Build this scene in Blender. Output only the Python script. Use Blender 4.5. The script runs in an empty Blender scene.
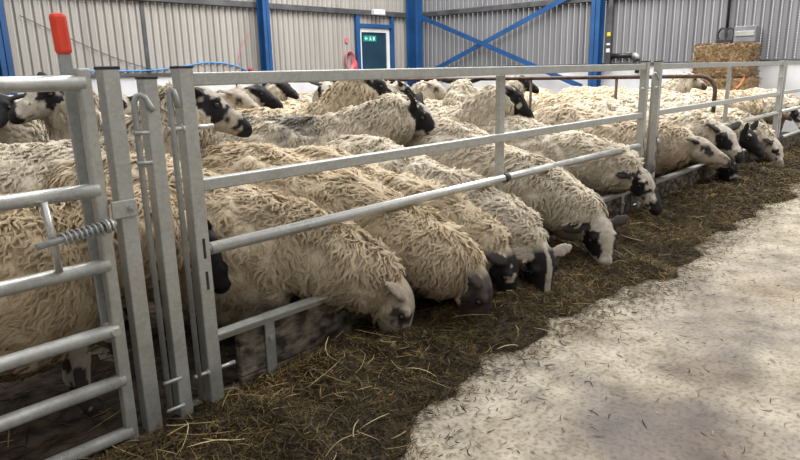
import bpy, bmesh, math, random
import numpy as np
from mathutils import Vector, Matrix, Euler

C = bpy.context.scene.collection
PI = math.pi
random.seed(7)

# ------------------------------------------------------------------ helpers
def vnoise(p, seed=0):
    """smooth 3-D value noise in -1..1, vectorised"""
    p = np.asarray(p, float) + seed * 17.31
    i = np.floor(p).astype(np.int64); f = p - i
    f = f * f * (3 - 2 * f)
    def h(a):
        n = (a[:, 0] * 374761393 + a[:, 1] * 668265263 + a[:, 2] * 2147483647 + seed * 1274126177) & 0xffffffff
        n = ((n ^ (n >> 13)) * 1274126177) & 0xffffffff
        n = (n ^ (n >> 16)) & 0xffff
        return n / 32767.5 - 1
    r = 0
    for dx in (0, 1):
        for dy in (0, 1):
            for dz in (0, 1):
                w = (f[:, 0] if dx else 1 - f[:, 0]) * (f[:, 1] if dy else 1 - f[:, 1]) * (f[:, 2] if dz else 1 - f[:, 2])
                r = r + w * h(i + np.array([dx, dy, dz]))
    return r

def nrm(v):
    v = np.asarray(v, float)
    return v / np.maximum(np.linalg.norm(v, axis=-1, keepdims=True), 1e-9)

def link(o, parent=None):
    C.objects.link(o)
    if parent is not None: o.parent = parent
    return o

def mesh_obj(name, verts, faces, mat, parent=None, smooth=False):
    me = bpy.data.meshes.new(name)
    me.from_pydata([tuple(v) for v in verts], [], faces)
    if smooth: me.polygons.foreach_set('use_smooth', [True] * len(me.polygons))
    if mat: me.materials.append(mat)
    return link(bpy.data.objects.new(name, me), parent)

class MB:
    """collects shapes into one mesh"""
    def __init__(s): s.bm = bmesh.new()
    def box(s, a, b, bev=0.0):
        a, b = Vector(a), Vector(b)
        return s.obox((a + b) / 2, (abs(b.x - a.x), abs(b.y - a.y), abs(b.z - a.z)), None, bev)
    def obox(s, c, size, rot=None, bev=0.0):
        t = bmesh.new()
        bmesh.ops.create_cube(t, size=1)
        for v in t.verts: v.co = Vector((v.co.x * size[0], v.co.y * size[1], v.co.z * size[2]))
        if bev > 0: bmesh.ops.bevel(t, geom=t.edges[:], offset=bev, segments=2, affect='EDGES', profile=.5)
        M = Matrix.Translation(Vector(c)) @ (rot.to_matrix().to_4x4() if rot else Matrix())
        t.transform(M); s.add(t); return s
    def add(s, t):
        me = bpy.data.meshes.new('tmp'); t.to_mesh(me); t.free(); s.bm.from_mesh(me); bpy.data.meshes.remove(me)
    def beam(s, a, b, w, h, bev=0.0, up=(0, 0, 1)):
        """rectangular bar from a to b, w across, h along up"""
        a, b, up = Vector(a), Vector(b), Vector(up)
        x = (b - a).normalized(); y = up.cross(x).normalized(); z = x.cross(y)
        R = Matrix((x, y, z)).transposed()
        return s.obox((a + b) / 2, ((b - a).length, w, h), R.to_quaternion(), bev)
    def tube(s, pts, r, n=12, cap=True):
        pts = [Vector(p) for p in pts]; rs = r if isinstance(r, (list, tuple)) else [r] * len(pts)
        rings = []; ref = None
        for i, p in enumerate(pts):
            t = (pts[min(i + 1, len(pts) - 1)] - pts[max(i - 1, 0)]).normalized()
            if ref is None: ref = Vector((0, 0, 1)) if abs(t.z) < .9 else Vector((1, 0, 0))
            u = (ref - t * ref.dot(t)).normalized(); v = t.cross(u); ref = u
            rings.append([s.bm.verts.new(p + (u * math.cos(2 * PI * k / n) + v * math.sin(2 * PI * k / n)) * rs[i]) for k in range(n)])
        for A, B in zip(rings, rings[1:]):
            for k in range(n):
                f = s.bm.faces.new((A[k], A[(k + 1) % n], B[(k + 1) % n], B[k])); f.smooth = True
        if cap: s.bm.faces.new(rings[0][::-1]); s.bm.faces.new(rings[-1])
        return s
    def cyl(s, a, b, r, n=14): return s.tube([a, b], r, n)
    def ball(s, c, r, sub=2):
        t = bmesh.new(); bmesh.ops.create_icosphere(t, subdivisions=sub, radius=1)
        rr = r if isinstance(r, (tuple, list)) else (r, r, r)
        for v in t.verts: v.co = Vector(c) + Vector((v.co.x * rr[0], v.co.y * rr[1], v.co.z * rr[2]))
        for f in t.faces: f.smooth = True
        s.add(t); return s
    def prism(s, pts, off):
        """closed outline (3-D points) pushed along off"""
        A = [s.bm.verts.new(Vector(p)) for p in pts]; B = [s.bm.verts.new(Vector(p) + Vector(off)) for p in pts]
        n = len(pts)
        s.bm.faces.new(A[::-1]); s.bm.faces.new(B)
        for k in range(n): s.bm.faces.new((A[k], A[(k + 1) % n], B[(k + 1) % n], B[k]))
        return s
    def build(s, name, mat, parent=None, origin=None):
        bmesh.ops.recalc_face_normals(s.bm, faces=s.bm.faces[:])
        me = bpy.data.meshes.new(name)
        if origin is not None: bmesh.ops.translate(s.bm, verts=s.bm.verts[:], vec=-Vector(origin))
        s.bm.to_mesh(me); s.bm.free()
        if mat: me.materials.append(mat)
        o = link(bpy.data.objects.new(name, me), parent)
        if origin is not None: o.location = origin
        return o

def tag(o, label, cat, group=None, kind=None):
    o['label'] = label; o['category'] = cat
    if group: o['group'] = group
    if kind: o['kind'] = kind
    return o
def struct(o): o['kind'] = 'structure'; return o
def thing(name, label, cat, loc=(0, 0, 0), rz=0, group=None):
    o = link(bpy.data.objects.new(name, None)); o.location = loc; o.rotation_euler = (0, 0, rz); o.empty_display_size = .1
    return tag(o, label, cat, group)
def keep(o, parent):
    """parent an object built in world coordinates to a thing, keeping its place"""
    o.parent = parent
    o.location = Vector(o.location) - Vector(parent.location)
    return o

# ------------------------------------------------------------------ materials
def mat(name):
    m = bpy.data.materials.new(name); m.use_nodes = True
    nt = m.node_tree; b = nt.nodes['Principled BSDF']
    return m, nt, b
def N(nt, t, **kw):
    n = nt.nodes.new(t)
    for k, v in kw.items():
        if k in n.inputs: n.inputs[k].default_value = v
        else: setattr(n, k, v)
    return n
def ramp(nt, stops):
    r = nt.nodes.new('ShaderNodeValToRGB')
    while len(r.color_ramp.elements) < len(stops): r.color_ramp.elements.new(.5)
    for e, (p, c) in zip(r.color_ramp.elements, stops):
        e.position = p; e.color = (*c, 1) if len(c) == 3 else c
    return r
def noise_mat(name, c1, c2, scale=8, rough=.6, metal=0., bump=.0, detail=6, bscale=None, lo=.35, hi=.65, spec=.5):
    m, nt, b = mat(name)
    tc = N(nt, 'ShaderNodeTexCoord'); nz = N(nt, 'ShaderNodeTexNoise', Scale=scale, Detail=detail)
    nt.links.new(tc.outputs['Object'], nz.inputs['Vector'])
    r = ramp(nt, [(lo, c1), (hi, c2)]); nt.links.new(nz.outputs['Fac'], r.inputs['Fac'])
    nt.links.new(r.outputs['Color'], b.inputs['Base Color'])
    b.inputs['Roughness'].default_value = rough; b.inputs['Metallic'].default_value = metal
    b.inputs['Specular IOR Level'].default_value = spec
    if bump:
        nb = N(nt, 'ShaderNodeTexNoise', Scale=bscale or scale * 6, Detail=5)
        nt.links.new(tc.outputs['Object'], nb.inputs['Vector'])
        bp = N(nt, 'ShaderNodeBump', Strength=bump, Distance=.01)
        nt.links.new(nb.outputs['Fac'], bp.inputs['Height']); nt.links.new(bp.outputs['Normal'], b.inputs['Normal'])
    return m

def galv(name, c1, c2, metal=.55, rough=.42):
    """galvanised steel with a faint crystalline spangle"""
    m, nt, b = mat(name)
    tc = N(nt, 'ShaderNodeTexCoord')
    vo = N(nt, 'ShaderNodeTexVoronoi', Scale=90.); nz = N(nt, 'ShaderNodeTexNoise', Scale=9., Detail=8.)
    nt.links.new(tc.outputs['Object'], vo.inputs['Vector']); nt.links.new(tc.outputs['Object'], nz.inputs['Vector'])
    sep = N(nt, 'ShaderNodeSeparateColor'); nt.links.new(vo.outputs['Color'], sep.inputs[0])
    mx = N(nt, 'ShaderNodeMix', Factor=.3); nt.links.new(nz.outputs['Fac'], mx.inputs[2]); nt.links.new(sep.outputs[0], mx.inputs[3])
    r = ramp(nt, [(.25, c1), (.7, c2)]); nt.links.new(mx.outputs[0], r.inputs['Fac'])
    nt.links.new(r.outputs['Color'], b.inputs['Base Color'])
    rr = ramp(nt, [(.3, (rough - .08,) * 3), (.7, (rough + .14,) * 3)]); nt.links.new(nz.outputs['Fac'], rr.inputs['Fac'])
    nt.links.new(rr.outputs['Color'], b.inputs['Roughness'])
    b.inputs['Metallic'].default_value = metal
    bp = N(nt, 'ShaderNodeBump', Strength=.06, Distance=.003)
    nt.links.new(nz.outputs['Fac'], bp.inputs['Height']); nt.links.new(bp.outputs['Normal'], b.inputs['Normal'])
    return m

M = {}
M['galv'] = galv('galvanised_steel', (.36, .365, .34), (.475, .48, .455))
M['galv_worn'] = galv('worn_galvanised_tube', (.46, .46, .44), (.60, .60, .57), .6, .32)
M['galv_dull'] = galv('dull_galvanised_bar', (.30, .31, .31), (.40, .41, .40), .5, .45)
M['cap'] = noise_mat('black_plastic', (.012, .012, .013), (.03, .03, .032), 30, .5)
M['red'] = noise_mat('red_plastic_grip', (.62, .035, .015), (.75, .06, .025), 14, .45, bump=.08)
M['rust'] = noise_mat('rusty_brown_tube', (.045, .026, .02), (.12, .07, .05), 14, .6, .3, .2)
M['blue'] = noise_mat('blue_painted_steel', (.008, .062, .19), (.014, .085, .25), 3, .5, bump=.03)
M['purlin'] = noise_mat('dark_grey_steel_rail', (.07, .07, .075), (.13, .13, .135), 4, .5, .4)
M['white'] = noise_mat('white_painted_metal', (.72, .73, .73), (.82, .83, .83), 5, .5)
M['door'] = noise_mat('dark_teal_door_paint', (.006, .03, .06), (.010, .045, .08), 3, .5)
M['wood'] = noise_mat('dirty_feed_board', (.030, .023, .016), (.31, .255, .195), 26, .85, bump=.7, lo=.40, hi=.72, detail=12)
_nt = M['wood'].node_tree; _mp = N(_nt, 'ShaderNodeMapping'); _mp.inputs['Scale'].default_value = (.6, 1, 1.1)
_tc = [n for n in _nt.nodes if n.type == 'TEX_COORD'][0]; _nt.links.new(_tc.outputs['Object'], _mp.inputs['Vector'])
for _n in [n for n in _nt.nodes if n.type == 'TEX_NOISE']: _nt.links.new(_mp.outputs['Vector'], _n.inputs['Vector'])
M['concrete_wall'] = noise_mat('pale_concrete_wall', (.62, .62, .63), (.80, .80, .81), 1.6, .8, bump=.1)
M['black_pipe'] = noise_mat('black_pipe', (.012, .012, .014), (.03, .03, .03), 8, .4)
M['red_paint'] = noise_mat('red_paint', (.5, .03, .05), (.62, .06, .08), 8, .4)
M['pink'] = noise_mat('faded_red_hose', (.55, .10, .14), (.65, .20, .22), 12, .5)
M['bluerope'] = noise_mat('blue_rope', (.05, .25, .62), (.10, .36, .75), 40, .6)
M['orange'] = noise_mat('orange_twine', (.75, .16, .04), (.85, .24, .08), 40, .7)
M['green_sign'] = noise_mat('green_sign', (.0, .30, .20), (.0, .34, .23), 8, .4)
M['sign_white'] = noise_mat('sign_white', (.75, .85, .82), (.8, .9, .87), 8, .4)
M['yellow'] = noise_mat('yellow_sticker', (.75, .6, .03), (.8, .65, .05), 8, .5)
M['box_grey'] = noise_mat('grey_box', (.16, .16, .18), (.22, .22, .24), 6, .5)
M['eye'] = noise_mat('dark_eye', (.008, .006, .005), (.02, .014, .01), 20, .12)

def cladding_mat(name, c1, c2, holes):
    """painted profiled sheet; narrow vertical rows of small perforations let the daylight through"""
    m, nt, b = mat(name)
    tc = N(nt, 'ShaderNodeTexCoord')
    nz = N(nt, 'ShaderNodeTexNoise', Scale=1.4, Detail=6.)
    mp = N(nt, 'ShaderNodeMapping'); mp.inputs['Scale'].default_value = (3, 3, .35)
    nt.links.new(tc.outputs['Object'], mp.inputs['Vector']); nt.links.new(mp.outputs['Vector'], nz.inputs['Vector'])
    r = ramp(nt, [(.3, c1), (.7, c2)]); nt.links.new(nz.outputs['Fac'], r.inputs['Fac'])
    nt.links.new(r.outputs['Color'], b.inputs['Base Color'])
    b.inputs['Roughness'].default_value = .55; b.inputs['Metallic'].default_value = .1
    uv = N(nt, 'ShaderNodeSeparateXYZ'); nt.links.new(tc.outputs['UV'], uv.inputs[0])
    # u: 0..1 across one rib, v: metres up
    def M_(op, a, bb=None):
        n = N(nt, 'ShaderNodeMath', operation=op)
        for i, x in enumerate((a, bb)):
            if x is None: continue
            if isinstance(x, (int, float)): n.inputs[i].default_value = x
            else: nt.links.new(x, n.inputs[i])
        return n.outputs[0]
    du = M_('ABSOLUTE', M_('SUBTRACT', M_('FRACT', uv.outputs['X']), .17))
    inrow = M_('LESS_THAN', du, holes)
    fv = M_('FRACT', M_('MULTIPLY', uv.outputs['Y'], 24.))
    dot = M_('LESS_THAN', fv, .62)
    hole = M_('MULTIPLY', inrow, dot)
    tr = N(nt, 'ShaderNodeBsdfTransparent'); mix = N(nt, 'ShaderNodeMixShader')
    out = nt.nodes['Material Output']
    nt.links.new(hole, mix.inputs[0]); nt.links.new(b.outputs[0], mix.inputs[1]); nt.links.new(tr.outputs[0], mix.inputs[2])
    nt.links.new(mix.outputs[0], out.inputs['Surface'])
    return m
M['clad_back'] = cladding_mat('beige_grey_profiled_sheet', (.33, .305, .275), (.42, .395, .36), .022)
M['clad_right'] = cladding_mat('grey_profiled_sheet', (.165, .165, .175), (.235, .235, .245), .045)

STAINS = [(1.90, -1.28, .34, (.40, .34, .34)), (2.45, -1.25, .22, (.55, .50, .49)), (2.5, -.68, .14, (.62, .56, .48)), (3.6, -1.2, .22, (.72, .66, .60))]
def floor_mat():
    m, nt, b = mat('stained_concrete_floor')
    tc = N(nt, 'ShaderNodeTexCoord')
    big = N(nt, 'ShaderNodeTexNoise', Scale=1.1, Detail=5., Roughness=.6)
    mid = N(nt, 'ShaderNodeTexNoise', Scale=5., Detail=8., Roughness=.65)
    fine = N(nt, 'ShaderNodeTexNoise', Scale=55., Detail=6.)
    for n in (big, mid, fine): nt.links.new(tc.outputs['Object'], n.inputs['Vector'])
    base = ramp(nt, [(.30, (.14, .112, .08)), (.45, (.30, .255, .185)), (.60, (.425, .37, .28)), (.74, (.52, .47, .375))]); nt.links.new(mid.outputs['Fac'], base.inputs['Fac'])
    stain = ramp(nt, [(.40, (.62, .58, .58)), (.54, (1, 1, 1))]); nt.links.new(big.outputs['Fac'], stain.inputs['Fac'])
    mul = N(nt, 'ShaderNodeMix', data_type='RGBA', blend_type='MULTIPLY'); mul.inputs[0].default_value = .9
    nt.links.new(base.outputs['Color'], mul.inputs[6]); nt.links.new(stain.outputs['Color'], mul.inputs[7])
    fr = ramp(nt, [(.34, (.38, .33, .27)), (.52, (1, 1, 1))]); nt.links.new(fine.outputs['Fac'], fr.inputs['Fac'])
    mul2 = N(nt, 'ShaderNodeMix', data_type='RGBA', blend_type='MULTIPLY'); mul2.inputs[0].default_value = .7
    nt.links.new(mul.outputs[2], mul2.inputs[6]); nt.links.new(fr.outputs['Color'], mul2.inputs[7])
    # old damp stains left on the slab
    last = mul2.outputs[2]
    for (sx, sy, sr, scol) in STAINS:
        vs = N(nt, 'ShaderNodeVectorMath', operation='DISTANCE'); vs.inputs[1].default_value = (sx, sy, 0)
        nt.links.new(tc.outputs['Object'], vs.inputs[0])
        dn = N(nt, 'ShaderNodeMath', operation='MULTIPLY_ADD'); nt.links.new(big.outputs['Fac'], dn.inputs[0]); dn.inputs[1].default_value = 1.6 * sr; nt.links.new(vs.outputs['Value'], dn.inputs[2])
        dr_ = N(nt, 'ShaderNodeMapRange'); nt.links.new(dn.outputs[0], dr_.inputs[0]); dr_.inputs[1].default_value = sr * 1.35; dr_.inputs[2].default_value = sr * 2.0; dr_.inputs[3].default_value = 1.0; dr_.inputs[4].default_value = 0
        mx3 = N(nt, 'ShaderNodeMix', data_type='RGBA', blend_type='MULTIPLY'); nt.links.new(dr_.outputs[0], mx3.inputs[0]); nt.links.new(last, mx3.inputs[6]); mx3.inputs[7].default_value = (*scol, 1)
        last = mx3.outputs[2]
    nt.links.new(last, b.inputs['Base Color'])
    rr = ramp(nt, [(.40, (.38,) * 3), (.56, (.72,) * 3)]); nt.links.new(big.outputs['Fac'], rr.inputs['Fac'])
    nt.links.new(rr.outputs['Color'], b.inputs['Roughness'])
    bp = N(nt, 'ShaderNodeBump', Strength=.35, Distance=.012)
    ad = N(nt, 'ShaderNodeMath', operation='ADD'); nt.links.new(mid.outputs['Fac'], ad.inputs[0]); nt.links.new(fine.outputs['Fac'], ad.inputs[1])
    nt.links.new(ad.outputs[0], bp.inputs['Height']); nt.links.new(bp.outputs['Normal'], b.inputs['Normal'])
    return m
M['floor'] = floor_mat()

def attr_mat(name, rough=.9, var=.25, scale=60, transl=0., bump=0., sheen=0., spec=.2):
    m, nt, b = mat(name)
    at = N(nt, 'ShaderNodeAttribute'); at.attribute_name = 'Col'
    tc = N(nt, 'ShaderNodeTexCoord'); nz = N(nt, 'ShaderNodeTexNoise', Scale=scale, Detail=4.)
    nt.links.new(tc.outputs['Object'], nz.inputs['Vector'])
    r = ramp(nt, [(.3, (1 - var,) * 3), (.7, (1, 1, 1))]); nt.links.new(nz.outputs['Fac'], r.inputs['Fac'])
    mul = N(nt, 'ShaderNodeMix', data_type='RGBA', blend_type='MULTIPLY'); mul.inputs[0].default_value = 1
    nt.links.new(at.outputs['Color'], mul.inputs[6]); nt.links.new(r.outputs['Color'], mul.inputs[7])
    nt.links.new(mul.outputs[2], b.inputs['Base Color'])
    b.inputs['Roughness'].default_value = rough; b.inputs['Specular IOR Level'].default_value = spec
    if sheen: b.inputs['Sheen Weight'].default_value = sheen
    if bump:
        bp = N(nt, 'ShaderNodeBump', Strength=bump, Distance=.006)
        nt.links.new(nz.outputs['Fac'], bp.inputs['Height']); nt.links.new(bp.outputs['Normal'], b.inputs['Normal'])
    if transl:
        tl = N(nt, 'ShaderNodeBsdfTranslucent'); nt.links.new(mul.outputs[2], tl.inputs['Color'])
        mix = N(nt, 'ShaderNodeMixShader'); mix.inputs[0].default_value = transl
        nt.links.new(b.outputs[0], mix.inputs[1]); nt.links.new(tl.outputs[0], mix.inputs[2])
        nt.links.new(mix.outputs[0], nt.nodes['Material Output'].inputs['Surface'])
    return m
M['skin'] = attr_mat('sheep_coat', .75, .25, 120, 0, .35, 0, .25)
M['wool'] = attr_mat('sheep_wool', .95, .18, 40, .22, 0, .0, .08)
M['hay'] = attr_mat('silage_and_straw', .8, .35, 30, .1, 0, 0, .25)
M['bed'] = noise_mat('dark_straw_bedding', (.018, .012, .009), (.10, .068, .045), 16, .9, bump=.8, bscale=60)

def set_col(me, cols):
    a = me.attributes.new('Col', 'FLOAT_COLOR', 'POINT')
    c = np.ones((len(me.vertices), 4), np.float32); c[:, :3] = cols
    a.data.foreach_set('color', c.ravel())

def np_mesh(name, V, F, mat=None, cols=None, normals=None, smooth=True):
    """quads from numpy arrays"""
    me = bpy.data.meshes.new(name)
    V = np.asarray(V, np.float32); F = np.asarray(F, np.int32); k = F.shape[1]
    me.vertices.add(len(V)); me.vertices.foreach_set('co', V.ravel())
    me.loops.add(F.size); me.loops.foreach_set('vertex_index', F.ravel())
    me.polygons.add(len(F)); me.polygons.foreach_set('loop_start', np.arange(0, F.size, k, dtype=np.int32))
    me.update(calc_edges=True)
    me.polygons.foreach_set('use_smooth', np.full(len(F), smooth))
    if mat: me.materials.append(mat)
    if cols is not None: set_col(me, cols)
    if normals is not None: me.normals_split_custom_set_from_vertices(normals.tolist())
    return me

# ------------------------------------------------------------------ sheep
def loft(bm, rings, n=16):
    """rings: (centre, right, up, half width, half height)"""
    R = []
    for c, r, u, w, h in rings:
        R.append([bm.verts.new(Vector(c + r * (w * math.cos(2 * PI * k / n)) + u * (h * math.sin(2 * PI * k / n)))) for k in range(n)])
    for A, B in zip(R, R[1:]):
        for k in range(n): bm.faces.new((A[k], A[(k + 1) % n], B[(k + 1) % n], B[k]))
    bm.faces.new(R[0][::-1]); bm.faces.new(R[-1])

def frame(t, ref=np.array([0, 0, 1.])):
    t = nrm(t); r = np.cross(t, ref)
    if np.linalg.norm(r) < .15: r = np.cross(t, np.array([1., 0, 0]))
    r = nrm(r); return t, r, np.cross(r, t)

def dirv(pitch, yaw):
    p, y = math.radians(pitch), math.radians(yaw)
    return np.array([math.cos(p) * math.cos(y), math.cos(p) * math.sin(y), math.sin(p)])

CREAM = np.array([.80, .71, .565])
HEAD = [(-.04, .056, .062, .0), (.0, .074, .078, .0), (.04, .082, .086, -.002), (.085, .078, .086, -.006), (.125, .064, .075, -.010),
        (.165, .052, .062, -.012), (.205, .045, .053, -.014), (.24, .042, .047, -.017), (.268, .036, .038, -.021), (.286, .024, .024, -.024), (.293, .012, .012, -.025)]

def sheep_meshes(seed, neck=(45, 0, .36), head=(-25, 0, 0), pat='mottled', ears=(10, 20), tint=(1, 1, 1), locks=3600, ribs=9, vox=.0105,
                 fat=1.0, marks=(), legs=None, pat_seed=None, lock_len=.046, drop=0.0, ruff=1.0, sag=0.0):
    rng = np.random.default_rng(seed)
    bm = bmesh.new()
    skel = []          # (centre, radius, part)   part: 0 trunk 1 neck 2 head 3 leg 4 ear
    X, Y, Z = np.eye(3)
    # trunk
    tr = [(-.56, .50, .06, .07), (-.53, .515, .14, .16), (-.45, .525, .205, .215), (-.32, .53, .24, .235), (-.12, .515, .262, .25),
          (.08, .51, .258, .25), (.24, .52, .232, .24), (.36, .535, .19, .215), (.44, .545, .14, .165), (.48, .55, .07, .08)]
    tr = [(x, z - drop * max(0, min(1, (x + .1) / .4)) - sag * .6 * (w > .15), w, h + sag * .6 * (w > .15)) for x, z, w, h in tr]
    rings = []
    for x, z, w, h in tr:
        c = np.array([x, 0, z]); rings.append((c, Y, Z, w * fat, h * (.5 + .5 * fat)))
    loft(bm, rings, 20)
    for x in np.linspace(-.5, .42, 24):
        z = np.interp(x, [t[0] for t in tr], [t[1] for t in tr]); w = np.interp(x, [t[0] for t in tr], [t[2] for t in tr])
        skel.append((np.array([x, 0, z]), w, 0))
    # neck
    P0 = np.array([.26, 0, .57 - drop]); nd = dirv(neck[0], neck[1]); P3 = np.array([.34, 0, .585 - drop]) + nd * neck[2]
    P1 = P0 + np.array([.13, 0, .0]) + nd * .03; P2 = P3 - nd * .12
    ts = np.linspace(0, 1, 12); rings = []; cs = []
    for t in ts:
        c = (1 - t) ** 3 * P0 + 3 * (1 - t) ** 2 * t * P1 + 3 * (1 - t) * t * t * P2 + t ** 3 * P3; cs.append(c)
    for i, t in enumerate(ts):
        d = cs[min(i + 1, 11)] - cs[max(i - 1, 0)]; _, r, u = frame(d)
        w = np.interp(t, [0, .3, .6, .85, 1], [.18, .178, .158 * ruff, .128 * ruff, .075]); h = np.interp(t, [0, .3, .6, .85, 1], [.20, .19, .165 * ruff, .135 * ruff, .084])
        rings.append((cs[i], r, u, w, h)); skel.append((cs[i], w, 1))
    loft(bm, rings, 16)
    # head
    hd, hr, hu = frame(dirv(head[0], head[1]))
    if head[2]:
        a = math.radians(head[2]); hr, hu = hr * math.cos(a) + hu * math.sin(a), -hr * math.sin(a) + hu * math.cos(a)
    H0 = P3 - hu * .01
    loft(bm, [(H0 + hd * t + hu * o, hr, hu, w, h) for t, w, h, o in HEAD], 16)
    for t, w, h, o in HEAD[1:]: skel.append((H0 + hd * t + hu * o, w, 2))
    for s in (-1, 1):   # brow over the eye and cheek
        for (t, sd, up, r) in ((.078, .056, .040, .026), (.045, .052, -.03, .042), (.20, .022, .012, .026), (.262, .024, -.008, .020)):
            c = H0 + hd * t + hr * s * sd + hu * up
            loft(bm, [(c + hd * q, hr, hu, r * math.sqrt(max(0, 1 - (q / r) ** 2)) + .002, r * math.sqrt(max(0, 1 - (q / r) ** 2)) + .002) for q in np.linspace(-r, r, 6)], 10)
    # ears
    eartips = []
    for s in (-1, 1):
        el = ears[0] + rng.uniform(-8, 8); bk = ears[1] + rng.uniform(-8, 8)
        if len(ears) > 2 and s == 1: el, bk = ears[2], ears[3]
        d = nrm(hr * s * math.cos(math.radians(bk)) * math.cos(math.radians(el)) - hd * math.sin(math.radians(bk)) + hu * math.sin(math.radians(el)))
        b0 = H0 + hd * .012 + hr * s * .056 + hu * .042
        wv = nrm(np.cross(d, hu)); nv = np.cross(wv, d)
        rr = []
        for q, w in ((0, .020), (.03, .030), (.07, .038), (.11, .032), (.142, .018), (.158, .006)):
            c = b0 + d * q - hu * (q * q * 1.2); rr.append((c, wv, nv, w, max(.0085, .013 - q * .04))); 
            if q > .01: skel.append((c, .02, 4))
        loft(bm, rr, 12); eartips.append(b0)
    # legs
    L = legs or [rng.uniform(-.06, .06) for _ in range(4)]
    k = 0
    for s in (-1, 1):
        for fr in (1, 0):
            o = L[k]; k += 1
            if fr: pts = [((.27, .125, .46), .075), ((.26 + o * .3, .12, .34), .058), ((.275 + o * .7, .11, .23), .034), ((.262 + o, .105, .13), .0245), ((.262 + o, .105, .065), .0275), ((.285 + o, .105, .025), .03), ((.295 + o, .105, .0), .034)]
            else: pts = [((-.33, .13, .47), .115), ((-.30 + o * .2, .135, .36), .085), ((-.37 + o * .6, .12, .27), .048), ((-.425 + o * .9, .115, .215), .034), ((-.40 + o, .11, .12), .025), ((-.385 + o, .11, .065), .0275), ((-.365 + o, .11, .025), .03), ((-.355 + o, .11, .0), .034)]
            rr = []
            P = [np.array([p[0][0], p[0][1] * s, p[0][2]]) for p in pts]
            for i, p in enumerate(P):
                d = P[min(i + 1, len(P) - 1)] - P[max(i - 1, 0)]; d = nrm(d); r = nrm(np.cross(d, X)); u = np.cross(r, d)
                rr.append((p, r, u, pts[i][1] * .92, pts[i][1])); skel.append((p, pts[i][1], 3))
                if i: skel.append(((p + P[i - 1]) / 2, (pts[i][1] + pts[i - 1][1]) / 2, 3))
            loft(bm, rr, 10)
    # tail
    loft(bm, [(np.array([-.53 - q * .25, 0, .62 - q]), Y, X, w, w * .8) for q, w in ((0, .04), (.1, .045), (.2, .04), (.27, .025), (.3, .008))], 10)
    bmesh.ops.recalc_face_normals(bm, faces=bm.faces[:])
    me = bpy.data.meshes.new('tmp'); bm.to_mesh(me); bm.free()
    ob = bpy.data.objects.new('tmp', me); C.objects.link(ob)
    md = ob.modifiers.new('r', 'REMESH'); md.mode = 'VOXEL'; md.voxel_size = vox
    sm = ob.modifiers.new('s', 'SMOOTH'); sm.factor = .5; sm.iterations = 3
    dg = bpy.context.evaluated_depsgraph_get()
    body = bpy.data.meshes.new_from_object(ob.evaluated_get(dg))
    bpy.data.objects.remove(ob); bpy.data.meshes.remove(me)
    nv = len(body.vertices)
    V = np.empty(nv * 3, np.float32); body.vertices.foreach_get('co', V); V = V.reshape(-1, 3).astype(float)
    NV = np.empty(nv * 3, np.float32); body.vertices.foreach_get('normal', NV); NV = NV.reshape(-1, 3).astype(float)
    SC = np.array([s[0] for s in skel]); SR = np.array([s[1] for s in skel]); SP = np.array([s[2] for s in skel])
    best = np.full(nv, 1e9); part = np.zeros(nv, int)
    for c, r, p in zip(SC, SR, SP):
        d = np.linalg.norm(V - c, axis=1) / (r if p != 4 else .03)
        w = d < best; best[w] = d[w]; part[w] = p
    hl = np.stack([(V - H0) @ hd, (V - H0) @ hr, (V - H0) @ hu], 1)
    nk = ((V - P3) @ nd)
    fleece = (part == 0) | ((part == 1) & (nk < -.012)) | ((part == 3) & (V[:, 2] > .36))
    # lumpy wool
    lump = vnoise(V * 9, seed) * .5 + vnoise(V * 22, seed + 1) * .5
    lump = lump + .7 * vnoise(V * 14, seed + 2)
    V = V + NV * (lump * .020 * fleece)[:, None]
    # pigment
    ps = seed if pat_seed is None else pat_seed
    tintv = np.array(tint)
    col = np.tile(CREAM * .9 * tintv, (nv, 1))
    n1 = vnoise(hl * 17, ps) + .45 * vnoise(hl * 42, ps + 3); n2 = vnoise(hl * 60, ps + 5)
    face = (part == 2) | (part == 4) | ((part == 1) & ~fleece)
    t_, s_, u_ = hl[:, 0], np.abs(hl[:, 1]), hl[:, 2]
    eye = np.exp(-(((t_ - .085) / .04) ** 2 + ((s_ - .072) / .035) ** 2 + ((u_ - .025) / .04) ** 2))
    muz = np.clip((t_ - .215) / .05, 0, 1); low = np.clip((-u_ - .02) / .04, 0, 1); crown = np.clip((u_ - .03) / .03, 0, 1) * (s_ < .035)
    white = np.array([.46, .41, .34]) * (1 + .22 * n2[:, None]); black = np.array([.012, .0105, .011])
    if pat in ('mottled', 'splash'):
        eye2 = np.exp(-(((t_ - .085) / .065) ** 2 + ((u_ - .0) / .06) ** 2)) * (s_ > .022)
        v = n1 * .85 + 1.15 * eye2 + .95 * muz - .5 * low * (1 - muz) - .3 * crown - (-.06 if pat == 'splash' else .17) + .9 * np.clip(vnoise(hl * 52, ps + 8) - .3, 0, 1); dark = np.clip((v + .02) * 9, 0, 1)[:, None]
        fc = white * (1 - dark) + black * dark
    elif pat == 'mottled_light':
        v = n1 + .8 * eye + .5 * muz - .7 * low * (1 - muz) - .4 * crown - .42; dark = np.clip((v + .02) * 9, 0, 1)[:, None]
        fc = white * (1 - dark) + np.array([.02, .016, .015]) * dark
    elif pat == 'black':
        v = n1 + .6 + .4 * eye; dark = np.clip((v + .02) * 9, 0, 1)[:, None]
        fc = white * (1 - dark) + black * dark
    elif pat == 'blaze':     # black with a white stripe down the nose
        v = n1 * .6 + .9 - 2.0 * np.clip(1 - s_ / .03, 0, 1) * (u_ > 0) - 1.1 * muz * (u_ > 0); dark = np.clip((v + .02) * 8, 0, 1)[:, None]
        fc = white * .9 * (1 - dark) + black * dark
    elif pat == 'brown':
        v = n1 * .4 + .2; dark = np.clip(v + .6 - .5 * muz, 0, 1)[:, None]
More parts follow.
